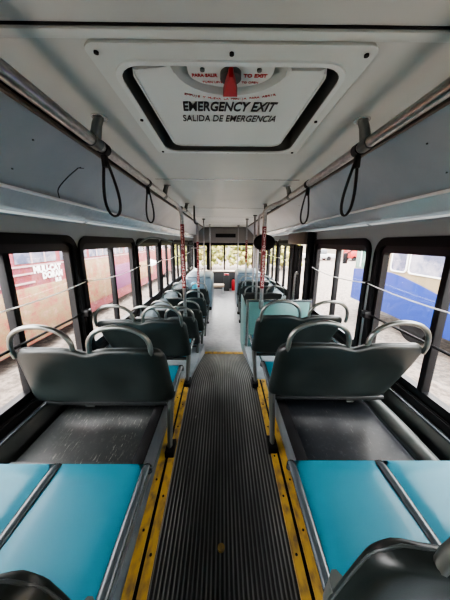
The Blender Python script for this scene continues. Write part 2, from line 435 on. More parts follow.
for s in (-1, 1):
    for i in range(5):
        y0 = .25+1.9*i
        tag(struct('trim_%d' % (80+i+(10 if s > 0 else 0)), extr_y(bmesh.new(), [(s*x, z) for x, z in ((1.188, 1.606), (1.200, 1.601), (1.214, 1.596))], y0, y0+1.86), M['lens']))  # thin glowing strips stand in for bright reflections along the covers
# hanging wire
bm = tube(bmesh.new(), smooth_path([(-.93, 1.63, 1.886), (-.985, 1.60, 1.825), (-1.05, 1.60, 1.76), (-1.09, 1.66, 1.715)]), .0028, 6)
for a in range(4): tube(bm, [(-.93, 1.63, 1.886), (-.922+.004*a, 1.645+.014*math.cos(a*2), 1.892)], .002, 5)
tag(obj('loose_wire', bm, M['black']), 'thin black loose wire hanging on the left duct panel', 'wire')

# ------------------------------------------------------------------ side walls and windows
ZW0, ZW1 = .42, 1.475
LW = [(.74, 2.0), (2.06, 3.33), (3.42, 4.62), (4.70, 5.88), (5.96, 7.14), (7.22, 8.4), (8.5, 9.5)]
RW = [(.74, 2.02), (2.12, 3.42), (4.62, 5.78), (5.86, 7.04), (7.12, 8.3), (8.4, 9.5)]
BACKW = [(-1.1, .64)]
wn = 1
for s, wins, nm in ((-1, BACKW+LW, 'wall_left'), (1, BACKW+RW, 'wall_right')):
    place = lambda u, v, w, s=s: (s*(WX+w), u, v)
    bm = bmesh.new()
    edges = [Y0]
    for a, b in zip(wins, wins[1:]):
        if b[0]-a[1] > .5: edges += [(a[1]+.06), (b[0]-.06)]
        else: edges.append((a[1]+b[0])/2)
    edges.append(Y1)
    bays = []; i = 0
    for w in wins:
        lo = max(e for e in edges if e <= w[0]+.001); hi = min(e for e in edges if e >= w[1]-.001); bays.append((w, lo, hi))
    for w, lo, hi in bays:
        ring(bm, corners(lo, hi, ZW0-.03, ZW1+.03), rrect(w[0], w[1], ZW0, ZW1, .11), 0, .05, place)
    x0, x1 = sorted((s*WX, s*(WX+.05)))
    box(bm, x0, x1, Y0, Y1, ZW1+.03, 2.25)
    if s < 0: box(bm, x0, x1, Y0, Y1, -.6, ZW0-.03)
    else:
        box(bm, x0, x1, Y0, 3.48, -.6, ZW0-.03); box(bm, x0, x1, 4.56, Y1, -.6, ZW0-.03)
    struct(nm, bm, M['wall'], angle=30)
    for w, lo, hi in bays:
        bm = bmesh.new()
        ring(bm, rrect(w[0]-.01, w[1]+.01, ZW0-.01, ZW1+.01, .115), rrect(w[0]+.035, w[1]-.035, ZW0+.045, ZW1-.045, .075), -.022, .06, place)
        bmesh.ops.bevel(bm, geom=[e for e in bm.edges if all(abs(abs(v.co.x)-WX+.022) < 1e-4 for v in e.verts) and e.calc_face_angle(0) > .5], offset=.008, segments=2, affect='EDGES')
        wf = struct('window_%d' % wn, bm, M['black'])
        bm = bmesh.new()    # inner sash
        ring(bm, rrect(w[0]+.035, w[1]-.035, ZW0+.045, ZW1-.045, .075), rrect(w[0]+.075, w[1]-.075, ZW0+.10, ZW1-.10, .02), .0, .05, place)
        obj('sash', bm, M['blackgloss'], wf)
        mid = (w[0]+w[1])/2
        obj('mullion', B(*sorted((s*(WX+.0), s*(WX+.05))), mid-.022, mid+.022, ZW0+.09, ZW1-.09, .003), M['black'], wf)
        obj('pane', B(*sorted((s*(WX+.022), s*(WX+.026))), w[0]+.07, w[1]-.07, ZW0+.095, ZW1-.095), M['glass'], wf, smooth=False)
        wn += 1
    # pillar joint lines and sill ledge
    k2 = 40 if s < 0 else 44
    prof = [(s*1.245, ZW0-.012), (s*1.20, ZW0-.02), (s*1.185, ZW0-.05), (s*1.17, ZW0-.20)]
    rng = (Y0, Y1) if s < 0 else (Y0, 3.45)
    struct('trim_%d' % k2, extr_y(bmesh.new(), prof, rng[0], 3.3), M['ledge'])
    struct('trim_%d' % (k2+1), B(*sorted((s*1.192, s*1.206)), Y0, 3.3, ZW0-.022, ZW0-.006, .003), M['seat_rim'])
    struct('trim_%d' % (k2+2), extr_y(bmesh.new(), [(s*1.248, ZW0-.012), (s*1.15, ZW0-.05), (s*1.08, ZW0-.14), (s*1.07, ZL)], 3.3 if s < 0 else 4.58, Y1), M['sill'])
# rear wall behind the viewer
struct('wall_back', B(-1.3, 1.3, Y0-.05, Y0, -.6, 2.25), M['wall'])

# pull cords along the windows
for s in (-1, 1):
    ys_ = [-.4, .69, 2.04, 3.38] + ([4.66, 5.92, 7.18, 8.45] if s < 0 else [])
    pts = []
    for a, b in zip(ys_, ys_[1:]):
        for i in range(8):
            t = i/8; pts.append((s*1.205, a+(b-a)*t, 1.115-.035*4*t*(1-t)))
    pts.append((s*1.205, ys_[-1], 1.115))
    c = thing('pull_cord', 'thin white stop request cord strung across the %s windows' % ('left' if s < 0 else 'right'), 'cord', (0, 0, 0))
    obj('cord', tube(bmesh.new(), pts, .0045, 6), M['white'], c)
    for y in ys_[1:]:
        bm = bmesh.new(); box(bm, *sorted((s*1.195, s*WX)), y-.014, y+.014, 1.10, 1.13, .004); obj('cord_eyelet', bm, M['black'], c)
    if s > 0:
        c2 = [(s*1.205, 4.58+i*.4, 1.115-.01*(i % 2)) for i in range(12)]
        d = thing('pull_cord', 'thin white stop request cord beyond the rear door on the right', 'cord', (0, 0, 0))
        obj('cord', tube(bmesh.new(), c2, .0045, 6), M['white'], d)
        obj('cord_eyelet', B(1.19, 1.25, 4.57, 4.6, 1.1, 1.13, .004), M['black'], d)
    # guard bar on first window
    g = thing('window_guard_bar', 'slim black guard bar across the lower part of the nearest %s window' % ('left' if s < 0 else 'right'), 'guard bar', (0, 0, 0))
    obj('bar', tube(bmesh.new(), [(s*1.236, .70, .845), (s*1.236, 1.98, .845)], .009, 8), M['black'], g)
    for y in (.70, 2.0):
        obj('bracket', B(*sorted((s*1.185, s*WX)), y-.025, y+.035, .815, .875, .006), M['blackgloss'], g)

# rear door on the right
dr = struct('door_1', B(1.25, 1.30, 3.40, 3.56, ZL-.1, 1.60, .01), M['blackgloss'])
obj('door_pillar', B(1.20, 1.30, 4.44, 4.60, ZL-.1, 1.60, .01), M['black'], dr)
obj('door_pillar', B(1.17, 1.25, 3.50, 3.60, ZL, 1.60, .01), M['black'], dr)
obj('door_header', B(1.12, 1.30, 3.56, 4.44, 1.42, 1.60, .02), M['brown'], dr)  # brown colour paints a reddish reflection onto the silver mechanism cover
for (a, b, lx) in ((3.60, 3.80, 1.10), (3.82, 4.02, 1.14), (4.02, 4.22, 1.12), (4.24, 4.42, 1.16)):
    q = bmesh.new(); ring(q, rrect(a, b, ZL+.02, 1.41, .03), rrect(a+.045, b-.045, ZL+.25, 1.36, .02), 0, .035, lambda u, v, w, lx=lx: (lx+w, u, v))
    lf = obj('door_leaf', q, M['black'], dr)
    obj('pane', B(lx+.014, lx+.018, a+.04, b-.04, ZL+.24, 1.37), M['glass'], lf)
obj('door_handrail', tube(bmesh.new(), smooth_path([(1.09, 3.62, -.2), (1.05, 3.62, -.15), (1.05, 3.62, .9), (1.09, 3.62, 1.0)]), .016, 8), M['chrome'], dr)

# ------------------------------------------------------------------ overhead grab rails and stanchions
def rail(name, label, pts, r, m='chrome', cat='grab rail'):
    t = thing(name, label, cat, (0, 0, 0)); obj('tube', tube(bmesh.new(), pts, r, 14), M[m], t); return t
def bracket(t, x, y, xr_, zr=1.9):
    bm = bmesh.new(); tube(bm, [(x, y, ZC), (x*.6+xr_*.4, y, ZC-.03), (xr_, y+.01, zr+.005)], [.021, .022, .026], 12)
    b = obj('bracket', bm, M['bracket'], t)
    bm = bmesh.new(); cyl(bm, (x, y, ZC-.003), .036, .008); bmesh.ops.bevel(bm, geom=bm.edges[:], offset=.002, segments=1, affect='EDGES')
    obj('flange', bm, M['silver'], b)
    bm = bmesh.new(); tube(bm, [(xr_, y-.03, zr), (xr_, y+.035, zr)], .029, 14); obj('clamp', bm, M['bracket'], b)
RR = .0245
for s in (-1, 1):
    nm = 'left' if s < 0 else 'right'
    X = s*.635; yb = 3.42 if s < 0 else 3.12; px = -.60 if s < 0 else .475
    pts = [(X, Y0, 1.9), (X, yb-.45, 1.9)] + smooth_path([(X, yb-.42, 1.9), (X*.98, yb-.2, 1.895), (px*.99+X*.01, yb-.06, 1.83), (px, yb, 1.70)], 6) + [(px, yb+.0, .36 if s < 0 else .62)]
    t = rail('grab_rail', 'steel overhead grab rail on the %s bending down into the nearest pole' % nm, pts, RR)
    for y in (1.26, 2.6, -.2): bracket(t, s*.60, y, X)
    # red wrap with lettering (rest against the pole)
    zt, zb = (1.66, 1.66-1.0) if s < 0 else (1.62, .80)
    if s < 0: zt, zb = 1.68, .80
    else: zt, zb = 1.64, .86
    wr = obj('warning_sleeve', tube(bmesh.new(), [(px, yb, zt), (px, yb, zb)], .0265, 14), M['redwrap'], t)
    wr['label'] = 'dark red warning sleeve with white stacked letters'
    txt = 'CAUTION PRECAUCION'; n = len(txt)
    for i, ch in enumerate(txt):
        if ch == ' ': continue
        z = zt-.02-(zt-zb-.04)*(i+.5)/n
        text_mesh('lettering', ch, .046, basis((px, yb-.028, z), (1, 0, 0), (0, 0, 1)), M['pinkink'], wr, bold=.001)
    obj('foot_clamp', B(px-.028, px+.028, yb-.03, yb+.03, (.33 if s < 0 else .57), (.43 if s < 0 else .69), .01), M['bracket'], t)
    # second rail
    yb2 = 4.85 if s < 0 else 4.55; p2 = -.545 if s < 0 else .60
    pts = smooth_path([(s*.61, 3.47, 1.9), (s*.60, 3.6, 1.9)], 3) + [(s*.60, yb2-.4, 1.9)] + smooth_path([(s*.60, yb2-.35, 1.9), (s*.59, yb2-.15, 1.885), (p2, yb2, 1.75)], 5)+[(p2, yb2, -.0)]
    t2 = rail('grab_rail', 'steel grab rail on the %s bending down into the second pole' % nm, pts, RR*.9)
    for y in (3.75,): bracket(t2, s*.57, y, s*.60)
    if s < 0:
        wr = obj('warning_sleeve', tube(bmesh.new(), [(p2, yb2, 1.45), (p2, yb2, .55)], .0245, 12), M['redwrap'], t2)
        for i, ch in enumerate(txt):
            if ch != ' ': text_mesh('lettering', ch, .046, basis((p2, yb2-.026, 1.42-.84*(i+.5)/n), (1, 0, 0), (0, 0, 1)), M['pinkink'], wr, bold=.001)
        obj('hook', tube(bmesh.new(), smooth_path([(-.50, 4.0, 2.0), (-.50, 4.0, 1.80), (-.49, 4.0, 1.74), (-.44, 4.0, 1.73)]), .014, 8), M['bracket'], t2)
# single poles toward the front
for (x, y, r, lab, wrap) in (
        (-.53, 6.2, .018, 'thin steel pole second behind the red-sleeved poles on the left', 0),
        (-.49, 8.2, .018, 'thin steel pole farthest forward on the left of the aisle', 0),
        (.53, 6.1, .02, 'steel pole with red sleeve in the distance on the right', 1),
        (.46, 8.5, .018, 'thin steel pole right of the aisle near the driver', 0),
        (.62, 5.3, .018, 'thin steel pole behind the green partition', 0)):
    t = thing('stanchion_pole', lab, 'pole', (x, y, ZL))
    obj('tube', tube(bmesh.new(), [(0, 0, 0), (0, 0, ZC-ZL)], r, 10), M['chrome'], t)
    obj('flange', cyl(bmesh.new(), (0, 0, ZC-ZL-.01), .04, .02), M['bracket'], t)
    obj('flange', cyl(bmesh.new(), (0, 0, .01), .04, .02), M['bracket'], t)
    if wrap:
        wr = obj('warning_sleeve', tube(bmesh.new(), [(0, 0, .95-ZL), (0, 0, 1.5-ZL)], .026, 12), M['redwrap'], t)
        for i in range(9): text_mesh('lettering', 'PRECAUCIO'[i], .045, basis((0, -.028, 1.47-ZL-.055*i), (1, 0, 0), (0, 0, 1)), M['pinkink'], wr)
# cross rails at the front area
for x0, x1, y, z in ((-.95, -.5, 6.9, 1.28), (.45, 1.0, 6.6, 1.28)):
    t = rail('cross_rail', 'horizontal steel bar %s near the front' % ('left' if x0 < 0 else 'right'), [(x0, y, z), (x1, y, z)], .016)
for s in (-1, 1):
    rail('curved_handrail', 'dark curved handrail arching by the %s forward windows' % ('left' if s < 0 else 'right'),
         smooth_path([(s*1.21, 3.35 if s < 0 else 6.5, 1.40), (s*1.17, 3.75 if s < 0 else 5.8, 1.50), (s*1.08, 4.1 if s < 0 else 4.9, 1.50), (s*.85, 4.7 if s < 0 else 4.6, 1.40), (s*.62, 4.85, 1.38)][:5 if s < 0 else 3]), .013, 'bracket', 'handrail')

# straps
straps = [(-1, 1.35, .31, 'black hanging strap nearest on the left rail'), (-1, 2.06, .29, 'black hanging strap farther along the left rail'),
          (1, 1.33, .30, 'black hanging strap nearest on the right rail'), (1, 2.06, .29, 'black hanging strap farther along the right rail')]
for i, (s, y, L, lab) in enumerate(straps):
    X = s*.635; t = thing('hanging_strap', lab, 'strap', (X, y, 1.9), 0, 'black straps on the overhead rails')
    bm = bmesh.new(); tube(bm, [(.028*math.cos(a), 0, .028*math.sin(a)) for a in [2*PI*k/14 for k in range(14)]], (.005), 8, closed=True)
    bm.free(); bm = bmesh.new(); tube(bm, [(0, -.022, 0), (0, .022, 0)], .029, 14); obj('strap_collar', bm, M['strap'], t)
    w = [.047, .036, .034, .036][i]
    pts = []
    for k in range(28):
        a = k/28*2*PI; v = (1-math.cos(a))/2           # 0 top, 1 bottom
        hx = w*math.sin(a)*(.25+.95*v**1.1)
        pts.append((hx + (.022, .005, -.028, -.012)[i]*v, 0.01*v, -.03-(L-.02)*v))
    bm = bmesh.new(); tube(bm, pts, [(.012, .0062)]*28, 8, closed=True, flat=(0, 1, 0)); obj('strap_loop', bm, M['strap'], t)
    obj('strap_buckle', B(-.013, .013, -.014, .014, -.085, -.03, .004), M['strap'], t)

# round mirror by the rear door
mr = thing('round_mirror', 'black oval mirror housing hanging behind the right red-sleeved pole', 'mirror', (.585, 3.75, 1.445))
bm = bmesh.new(); bmesh.ops.create_uvsphere(bm, u_segments=28, v_segments=14, radius=1)
for v in bm.verts: v.co = Vector((v.co.x*.165, v.co.y*.045, v.co.z*.125))
obj('mirror_back', bm, M['black'], mr)
obj('mirror_arm', tube(bmesh.new(), smooth_path([(0, .02, .1), (.0, .02, .3), (-.02, .0, .555)]), .012, 8), M['black'], mr)
bm = bmesh.new(); tube(bm, [(.155*math.cos(a), .03, .115*math.sin(a)) for a in [2*PI*k/24 for k in range(24)]], .008, 6, closed=True); obj('mirror_rim', bm, M['blackgloss'], mr)

# ------------------------------------------------------------------ seats
def seat_back(s, W, H, lean, taper):
    bm = bmesh.new(); nu, nv = 40, 20
    r = .075
    def ext(v):
        z = v*H; d = 0
        if z > H-r: d = r-math.sqrt(max(0, r*r-(z-(H-r))**2))
        if z < .03: d = max(d, .03-math.sqrt(max(0, .03**2-(.03-z)**2)))
        xi = .035*v + d; xo = W - taper*(1-v)**1.5 - d
        return xi, xo
    vs = [0, .012, .03, .06]+[.06+.72*i/9 for i in range(1, 10)]+[.83, .88, .92, .95, .975, .99, 1]
    us = [0, .004, .012, .025, .045]+[.045+.91*i/26 for i in range(1, 27)]+[.975, .988, .996, 1]
    F, Bk = [], []
    for v in vs:
        xi, xo = ext(v); fr, br = [], []
        for u in us:
            x = xi+(xo-xi)*u
            z = v*H - .020*math.exp(-((u-.49)/.085)**2)*max(0, v-.3)/.7 + .008*math.sin(PI*((u*2) % 1))*v
            e = min(1, min(x-xi, xo-x)/.03); ev = min(1, min(v*H, (1-v)*H)/.025)
            e = math.sqrt(max(0, 1-(1-e)**2)); ev = math.sqrt(max(0, 1-(1-ev)**2)); t = .028*min(e, 1)*min(ev, 1)
            yc = -lean*(v**1.15) - .0*u
            # wrap the wings slightly forward, sculpt lower relief of each place
            yc += .03*(abs(u-.5)*2)**6
            rel = 0
            for c in (.27, .73):
                q = max(0, 1-((u-c)/.2)**2)*max(0, 1-((v-.42)/.40)**2); rel += .022*q*q
            fr.append(bm.verts.new((s*x, yc+t, z))); br.append(bm.verts.new((s*x, yc-t+rel, z)))
        F.append(fr); Bk.append(br)
    n = len(us); m = len(vs)
    for i in range(m-1):
        for j in range(n-1):
            bm.faces.new((F[i][j], F[i][j+1], F[i+1][j+1], F[i+1][j])); bm.faces.new((Bk[i][j], Bk[i][j+1], Bk[i+1][j+1], Bk[i+1][j]))
    per_f = [F[0][j] for j in range(n)]+[F[i][-1] for i in range(1, m)]+[F[-1][j] for j in range(n-2, -1, -1)]+[F[i][0] for i in range(m-2, 0, -1)]
    per_b = [Bk[0][j] for j in range(n)]+[Bk[i][-1] for i in range(1, m)]+[Bk[-1][j] for j in range(n-2, -1, -1)]+[Bk[i][0] for i in range(m-2, 0, -1)]
    for i in range(len(per_f)):
        j = (i+1) % len(per_f); bm.faces.new((per_f[i], per_f[j], per_b[j], per_b[i]))
    bmesh.ops.remove_doubles(bm, verts=bm.verts, dist=1e-4)
    edge = [v.co.copy() for v in per_b] if False else None
    # outline path for the painted rim highlight: up the aisle side, across the top
    path = []
    for v in [.02+.9*i/12 for i in range(13)]:
        xi, xo = ext(v); path.append((s*(xi+.001), -lean*(v**1.15)+.03, v*H))
    for v in (.94, .97, .99):
        xi, xo = ext(v); path.append((s*xi, -lean*(v**1.15)+.028, v*H))
    for i in range(1, 24):
        u = i/24; xi, xo = ext(1); x = xi+(xo-xi)*u
        z = H-.020*math.exp(-((u-.49)/.085)**2)+.008*math.sin(PI*((u*2) % 1))
        path.append((s*x, -lean+.03*(abs(u-.5)*2)**6, z))
    return bm, path

def make_seat(s, drop, W=.88, bw=.12, H=.40, lean=.085, D=.50, hc0=.245, hc1=.675, tap=.15, zfoot=0):
    """origin: on the floor under the aisle corner of the back; drop = seat-back bottom height over that floor"""
    t = thing('double_seat', '', 'bus seat')
    zb = drop; hc = zb-.004
    bm, path = seat_back(s, W, H, lean, tap)
    for v in bm.verts: v.co.z += zb
    sb = obj('seat_back', bm, M['seat'], t, angle=60)
    obj('edge_highlight', tube(bmesh.new(), [(x, y, z+zb) for x, y, z in path], .0035, 6), M['seat_highlight'], sb)  # thin tube added as a painted highlight along aisle edge and top
    for (a, b) in ((.07, .41), (.47, .68)):    # padded inserts on the front of the back
        bm = B(*sorted((s*a, s*b)), -.012, .022, .09, H-.07, .012)
        for v in bm.verts: v.co.y += -lean*(v.co.z/H)+.018; v.co.z += zb
        obj('back_pad', bm, M['teal'], sb)
    for c, w in ((hc0, .175), (hc1, .175)):
        pts = [(s*(c-w), -lean*.86+.006, H+zb-.06)]+[(s*(c+w*(-math.cos(a))*(1-.0*a)), -lean-.025*math.sin(a), H+zb-.012+.155*math.sin(a)**.75) for a in [PI*i/18 for i in range(0, 19)]]+[(s*(c+w), -lean*.86+.006, H+zb-.06)]
        obj('grab_handle', tube(bmesh.new(), pts, .0145, 10), M['handle'], t)
    if True:
        bm = B(*sorted((s*.035, s*(W-bw+.005))), .03, D, hc-.055, hc-.024, .012)
        bs = obj('seat_base', bm, M['seatdark'], t)
        # rounded rim by the aisle, ridge between the places, rim by the window
        for a, r in ((.042, .019), (.465, .019), (W-bw-.01, .02)):
            p = smooth_path([(s*a, .05, hc-.028), (s*a, .2, hc-.020), (s*a, D-.08, hc-.012), (s*a, D-.01, hc-.02), (s*a, D+.0, hc-.06)], 5)
            obj('seat_rim', tube(bmesh.new(), p, [(r*.75, r)]*len(p), 12, flat=(0, 0, 1)), M['seat_rim'], bs)
        for a, b in ((.055, .447), (.483, W-bw-.022)):
            bm = bmesh.new(); g = []
            for i in range(13):
                row = []
                for j in range(13):
                    u, v = i/12, j/12
                    e = (1-abs(2*u-1)**8)*(1-abs(2*v-1)**16)
                    row.append(bm.verts.new((s*(a+(b-a)*u), .04+(D-.038)*v, hc-.018+.016*e-.004*math.sin(PI*u)*math.sin(PI*v))))
                g.append(row)
            for i in range(12):
                for j in range(12): bm.faces.new((g[i][j], g[i+1][j], g[i+1][j+1], g[i][j+1]))
            bmesh.ops.solidify(bm, geom=bm.faces[:], thickness=.01)
            obj('seat_pad', bm, M['teal'], bs)
    # aisle side leg and foot
    bm = bmesh.new(); tube(bm, [(s*.03, .03, zb+.10), (s*.035, .05, zb-.02), (s*.055, .06, max(zb-.3, .06)), (s*.06, .06, .05)], [(.022, .035), (.024, .038), (.018, .032), (.016, .028)], 10, flat=(1, 0, 0))
    lg = obj('leg', bm, M['leg'], t)
    obj('foot', B(*sorted((s*.025, s*.085)), .0, .12, .0, .055, .006), M['black'], lg)
    bm = bmesh.new(); box(bm, *sorted((s*.55, s*.60)), .05, .40, zfoot, hc-.07, .006); obj('leg', bm, M['leg'], t)
    return t

def place_seat(t, X, Y, Z, lab, group=None):
    t.location = (X, Y, Z); t['label'] = lab
    if group: t['group'] = group
# rear platform seats: heights differ a little, built one by one
place_seat(make_seat(-1, .44, D=.56, W=.87, hc0=.36, bw=.02), -.345, .368, 0, 'two-place bus seat at the lower left corner with large teal pads', 'rear double seats')
place_seat(make_seat(1, .45, D=.525, hc0=.315, bw=.02), .255, .415, 0, 'two-place bus seat at the lower right corner with a grab handle and large teal pads', 'rear double seats')
place_seat(make_seat(-1, .452, W=.90, tap=.0, bw=.05, hc0=.275, hc1=.715, zfoot=.385), -.342, 1.345, 0, 'large dark double seat behind the scratched panel on the left', 'rear double seats')
place_seat(make_seat(1, .475, W=.91, hc0=.26, hc1=.72, zfoot=.385), .265, 1.38, 0, 'large dark double seat behind the scratched panel on the right', 'rear double seats')
place_seat(make_seat(-1, .35, W=.87), -.345, 2.17, 0, 'dark double seat third from the viewer on the left', 'rear double seats')
place_seat(make_seat(1, .40, W=.84), .245, 2.17, 0, 'dark double seat in front of the green partition', 'rear double seats')
# low floor seats
pL = make_seat(-1, .50, W=.84)
rowsL = [(2.95, .08, 'fourth'), (3.80, -.06, 'fifth'), (4.62, -.06, 'sixth'), (5.45, -.04, 'seventh')]
for i, (y, dz, o_) in enumerate(rowsL):
    t = pL if i == 0 else copy_tree(pL)
    place_seat(t, -.35 if i else -.335, y, ZL+dz+.0, 'dark double seat, %s from the viewer on the left side' % o_, 'double seats toward the front')
pR = make_seat(1, .52, W=.84)
rowsR = [(4.75, 'first'), (5.5, 'second'), (6.2, 'third')]
for i, (y, o_) in enumerate(rowsR):
    t = pR if i == 0 else copy_tree(pR)
    place_seat(t, .32, y, ZL, 'dark double seat, %s beyond the green partition on the right' % o_, 'double seats toward the front')
# small step carrying left row four
struct('trim_60', B(-1.07, -.44, 2.75, 3.29, ZL, -.36+.0), M['side'])

# ------------------------------------------------------------------ raised platforms with scratched tops
for s in (-1, 1):
    nm = 'left' if s < 0 else 'right'
    xin = .435 if s < 0 else .355; xout = 1.12 if s < 0 else 1.0
    p = thing('wheel_housing', 'scratched black panel box between the teal seat and the next seat on the %s' % nm, 'wheel housing', (0, 0, 0))
    bm = bmesh.new()
    prof = [(s*xout, .20), (s*(xout-.01), .33), (s*(xout-.06), .355), (s*(xin+.09), .375), (s*(xin+.05), .382), (s*xin, .38), (s*(xin-.005), .365)]
    extr_y(bm, prof, .90, 1.93, 6); bmesh.ops.solidify(bm, geom=bm.faces[:], thickness=.006)
    obj('top_panel', bm, M['scratched' if s < 0 else 'dusty'], p)
    obj('front_lip', B(*sorted((s*(xin+.02), s*(xout-.04))), .94, .975, .372, .384, .005), M['scratched'], p)
    obj('edge_strip', B(*sorted((s*(xin-.012), s*(xin+.045))), .92, 1.93, .374, .390, .004), M['black'], p)
    bm = extr_y(bmesh.new(), [(s*(xin-.008), .378), (s*(xin+.005), .2), (s*(xin+.05 if s < 0 else xin+.06), .01)], Y0, 1.95); bmesh.ops.solidify(bm, geom=bm.faces[:], thickness=.004)
    obj('side_panel', bm, M['side'], p)
    obj('end_panel', B(*sorted((s*(xin+.06), s*xout)), 1.93, 1.945, .0, .36), M['side'], p)
    if s > 0:
        bm = tube(bmesh.new(), smooth_path([(1.06, 1.62, .32), (1.065, 1.3, .335), (1.07, .8, .32), (1.07, -.6, .32)]), .045, 12)
        tag(obj('conduit_pipe', bm, M['ledge']), 'dark grey pipe running along the wall beside the right scratched panel', 'pipe')

for s in (-1, 1):
    q = thing('front_wheel_cover', 'pale blue-grey boxed wheel cover ahead of the low seats on the %s' % ('left' if s < 0 else 'right'), 'wheel cover', (s*.72, 7.2 if s < 0 else 7.55, ZL))
    obj('box', B(-.36, .36, -.65, .75, 0, .93 if s < 0 else 1.0, .06, 3), M['palebox'], q)
    obj('pad', B(-.33, .33, -.6, .7, .93 if s < 0 else 1.0, .96 if s < 0 else 1.04, .02), M['palebox'], q)
    obj('kick_panel', B(-.35, .35, -.66, -.65, .02, .12), M['black'], q)
# green partition
pt = thing('partition', 'green laminate partition with steel frame behind the third right seat', 'partition', (0, 3.2, 0))
obj('panel', B(.32, 1.15, -.012, .012, ZL+.15, .66, .003), M['partition'], pt)
obj('post', tube(bmesh.new(), [(.30, 0, ZL), (.30, 0, .68)], .018, 10), M['chrome'], pt)
obj('post', tube(bmesh.new(), [(1.17, 0, ZL), (1.17, 0, .70)], .018, 10), M['chrome'], pt)
obj('top_rail', B(.29, 1.18, -.018, .018, .655, .685, .006), M['seat_rim'], pt)
obj('side_panel', B(.285, .30, .05, 1.0, ZL+.1, .55, .003), M['partition'], pt)

# ------------------------------------------------------------------ front of the bus
hd = struct('wall_front', B(-1.25, 1.25, 9.55, 9.95, 1.42, ZC, .05, seg=4), M['header'])
tag(obj('destination_display', B(-.35, .42, 9.53, 9.552, 1.62, 1.76, .004), M['blackgloss']), 'black slot display on the front bulkhead', 'display')
fx = struct('window_40', B(-1.25, 1.25, Y1+.25, Y1+.32, ZL, .22), M['dash'])
for a, b in ((-1.3, -1.16), (-.76, -.54), (-.03, .03), (1.16, 1.3)):
    obj('post', B(a, b, Y1+.22, Y1+.32, .2, 1.5, .01), M['black'], fx)
obj('top_rail', B(-1.25, 1.25, Y1+.22, Y1+.32, 1.3, 1.9, .01), M['black'], fx)
obj('pane', B(-1.2, 1.2, Y1+.27, Y1+.275, .2, 1.32), M['glass'], fx)
for s in (-1, 1):
    struct('wall_%s_front' % ('left' if s < 0 else 'right'), B(*sorted((s*1.25, s*1.3)), Y1, Y1+.32, -.6, 2.25), M['black'])
db = thing('dashboard', 'dark dashboard under the windscreen at the far end', 'dashboard', (0, 9.85, ZL))
obj('body', B(-1.1, 1.1, 0, .35, 0, .70, .05), M['dash'], db)
obj('top', B(-1.1, 1.1, -.04, .36, .70, .74, .015), M['tan'], db)
bm = bmesh.new(); tube(bm, [(-.72+.2*math.cos(a), -.2+.08*math.sin(a), .75+.17*math.sin(a)) for a in [2*PI*k/24 for k in range(24)]], .014, 8, closed=True)
obj('steering_wheel', bm, M['black'], db)
fe = thing('fire_extinguisher', 'red fire extinguisher standing by the dashboard', 'fire extinguisher', (.36, 9.55, ZL))
bm = bmesh.new(); tube(bm, [(0, 0, 0), (0, 0, .36), (0, 0, .42), (0, 0, .45)], [.075, .075, .05, .025], 16); obj('cylinder', bm, M['red'], fe)
obj('valve', B(-.03, .03, -.02, .02, .45, .50, .006), M['black'], fe); obj('hose', tube(bmesh.new(), smooth_path([(.03, -.02, .47), (.1, -.03, .42), (.085, -.03, .2)]), .01, 6), M['black'], fe)
fb = thing('fare_box', 'grey fare box with a red top beside the dashboard', 'fare box', (.08, 9.5, ZL))
obj('cabinet', B(-.11, .11, -.1, .1, 0, .62, .02), M['dash'], fb); obj('top', B(-.1, .1, -.09, .09, .62, .68, .02), M['red'], fb)
tn = thing('bench_box', 'tan padded box seat on the floor near the driver', 'box seat', (-.25, 9.0, ZL))
obj('cushion', B(-.24, .24, -.2, .2, .24, .34, .03), M['tan'], tn)
for x in (-.2, .2):
    for y in (-.16, .16): obj('leg', B(x-.02, x+.02, y-.02, y+.02, 0, .25), M['white'], tn)
# pale blue sheets and a cyan bag on the farther seats
tag(obj('bag', B(-.80, -.66, 5.52, 5.72, .02, .52, .04), M['cyan']), 'bright blue bag on a left seat beside the first red-sleeved pole', 'bag')

# ------------------------------------------------------------------ outside
g = struct('ground', B(-70, 70, -40, 90, ZG-.1, ZG), M['gravel'])

